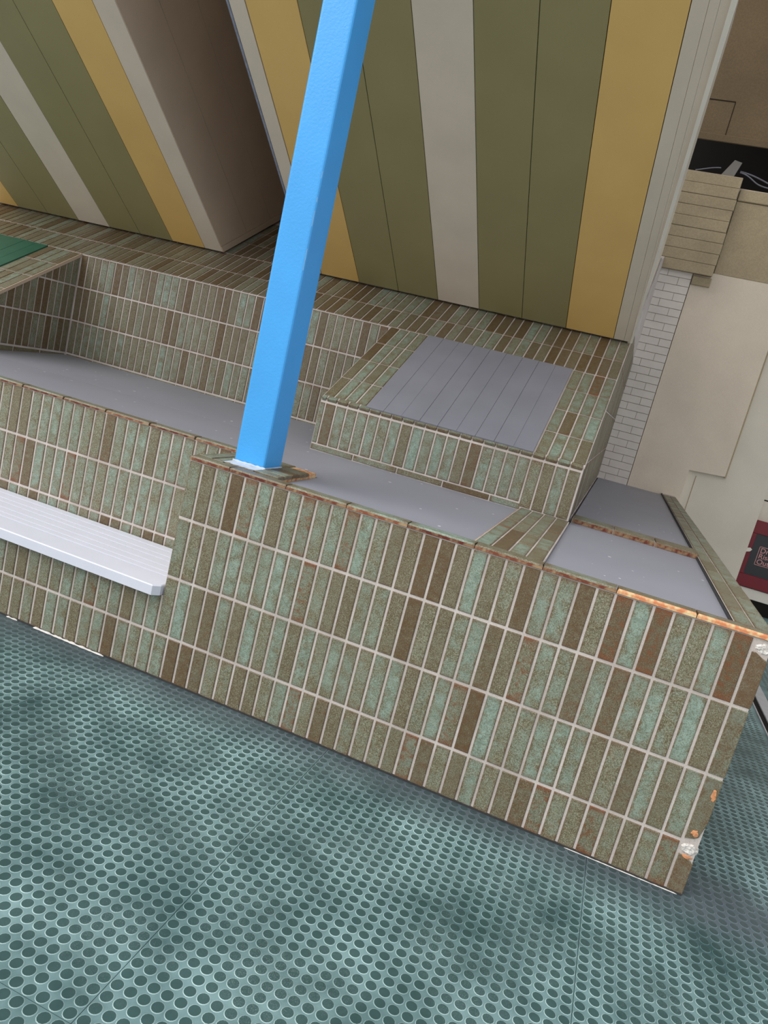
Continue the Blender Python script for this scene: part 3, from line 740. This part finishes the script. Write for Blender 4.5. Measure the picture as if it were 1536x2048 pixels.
# ---- boarded panels set in the slope
def boarded(name, label, x0, x1, nb, y0, y1, mat, proud, gaps=None):
    t = empty(name, ((x0 + x1) / 2, y0, ZS(y0))); tag(t, label, 'panel'); bpy.context.view_layer.update()
    V = Vector((0, 1, S30)).normalized(); Nn = Vector((0, -S30, 1)).normalized(); L = (y1 - y0) / C30; w = (x1 - x0) / nb
    for i in range(nb):
        a, b = x0 + i * w, x0 + (i + 1) * w; g = 0.0003 if i % 3 else 0.0012
        d = 0.014 + random.uniform(0, 0.0015)
        o = extrude('board', [(a + g, 0), (b - g, 0), (b - g, L), (a + g, L)], Vector((0, y0, ZS(y0) - 0.0045 + 0.0005)), (1, 0, 0), V, Nn, d - .004, mat, None, 0.001); pchild(o, t)
    return t
boarded('boarded_panel', 'grey painted boarded panel framed by tiles on the right sloping block', 0.208, 1.150, 9, 1.312, 2.176, GREYBOARD, 0.006)
boarded('boarded_panel', 'dark green painted boarded panel on the left sloping block', -4.3, -2.880, 13, 1.30, 2.172, GREENBOARD, 0.006)

def curve_mesh(cu):
    t = bpy.data.objects.new('tmp', cu); COL.objects.link(t); bpy.context.view_layer.update()
    me = bpy.data.meshes.new_from_object(t.evaluated_get(bpy.context.evaluated_depsgraph_get())); me = me.copy()
    bpy.data.objects.remove(t); bpy.data.curves.remove(cu); return me
# ---- dry riser outlet cabinet
cab = empty('riser_cabinet', (3.3, YR + 0.12, 0.25)); tag(cab, 'dark red riser outlet cabinet with black panel low on the rear wall', 'cabinet'); bpy.context.view_layer.update()
cx0, cx1, cz0, cz1 = 3.008, 3.62, 0.252, 0.930
ccy = YR + 0.06
for (a, b, c, d) in ((cx0, cx1, cz0, 0.378), (cx0, cx1, 0.80, cz1), (cx0, 3.052, 0.378, 0.80), (3.57, cx1, 0.378, 0.80)):
    pchild(box('frame', a, b, ccy, YR + 0.118, c, d, RED, None, 0.003), cab)
pchild(box('door_panel', 3.052, 3.57, ccy + 0.014, ccy + 0.03, 0.378, 0.80, CHARCOAL), cab)
tx0, tx1, tz0, tz1 = 3.118, 3.350, 0.492, 0.684
for (a, b, c, d) in ((tx0, tx1, tz0, tz0 + .005), (tx0, tx1, tz1 - .005, tz1), (tx0, tx0 + .005, tz0, tz1), (tx1 - .005, tx1, tz0, tz1)):
    pchild(box('sign_border', a, b, ccy + 0.0125, ccy + 0.0145, c, d, INK), cab)
for i, s in enumerate(('Dry', 'Riser', 'Outlet')):
    cu = bpy.data.curves.new('lettering', 'FONT'); cu.body = s; cu.size = 0.072; cu.extrude = 0.0006; cu.materials.append(INK); cu.offset = 0.0004
    o = link('lettering', curve_mesh(cu)); o.location = (tx0 + 0.014, ccy + 0.0128, tz1 - 0.062 - i * 0.058); o.rotation_euler = (math.pi / 2, 0, 0); pchild(o, cab)
latch = extrude('latch', [(0, 0), (0.035, 0.012), (0.05, 0.035), (0.03, 0.05), (0, 0.04)], (3.0, ccy - 0.03, 0.60), (1, 0, 0), (0, 0, 1), (0, -1, 0), 0.01, WHITETRIM); pchild(latch, cab)

# ---- cables and bracket in the slot
def cable(pts, r, label):
    cu = bpy.data.curves.new('cable', 'CURVE'); cu.dimensions = '3D'; cu.bevel_depth = r; cu.bevel_resolution = 2; cu.materials.append(CABLE)
    sp = cu.splines.new('NURBS'); sp.points.add(len(pts) - 1); sp.use_endpoint_u = True; sp.order_u = 4
    for p, q in zip(sp.points, pts): p.co = (*q, 1)
    o = link('cable', curve_mesh(cu)); tag(o, label, 'cable'); return o
cable([(1.85, 5.47, 4.06), (1.92, 5.46, 4.05), (2.0, 5.45, 3.98), (2.1, 5.45, 3.945), (2.5, 5.45, 3.94)], 0.006, 'lower slack grey cable beside the bracket in the dark slot')
cable([(1.85, 5.50, 4.08), (1.95, 5.5, 4.07), (2.1, 5.5, 4.02), (2.3, 5.5, 3.95), (2.6, 5.5, 3.95)], 0.007, 'upper grey cable sagging right of the bracket in the dark slot')
cable([(1.45, 5.41, 4.005), (1.52, 5.41, 4.022), (1.60, 5.41, 4.055), (1.67, 5.42, 4.06)], 0.005, 'thin grey cable left of the bracket above the beige corbel')
br = extrude('bracket', [(1.68, 3.99), (1.80, 3.99), (1.84, 4.135), (1.77, 4.15)], (0, 5.43, 0), (1, 0, 0), (0, 0, 1), (0, 1, 0), 0.05, GALV, None, 0.004); tag(br, 'dull metal bracket standing on the beige corbel', 'bracket')
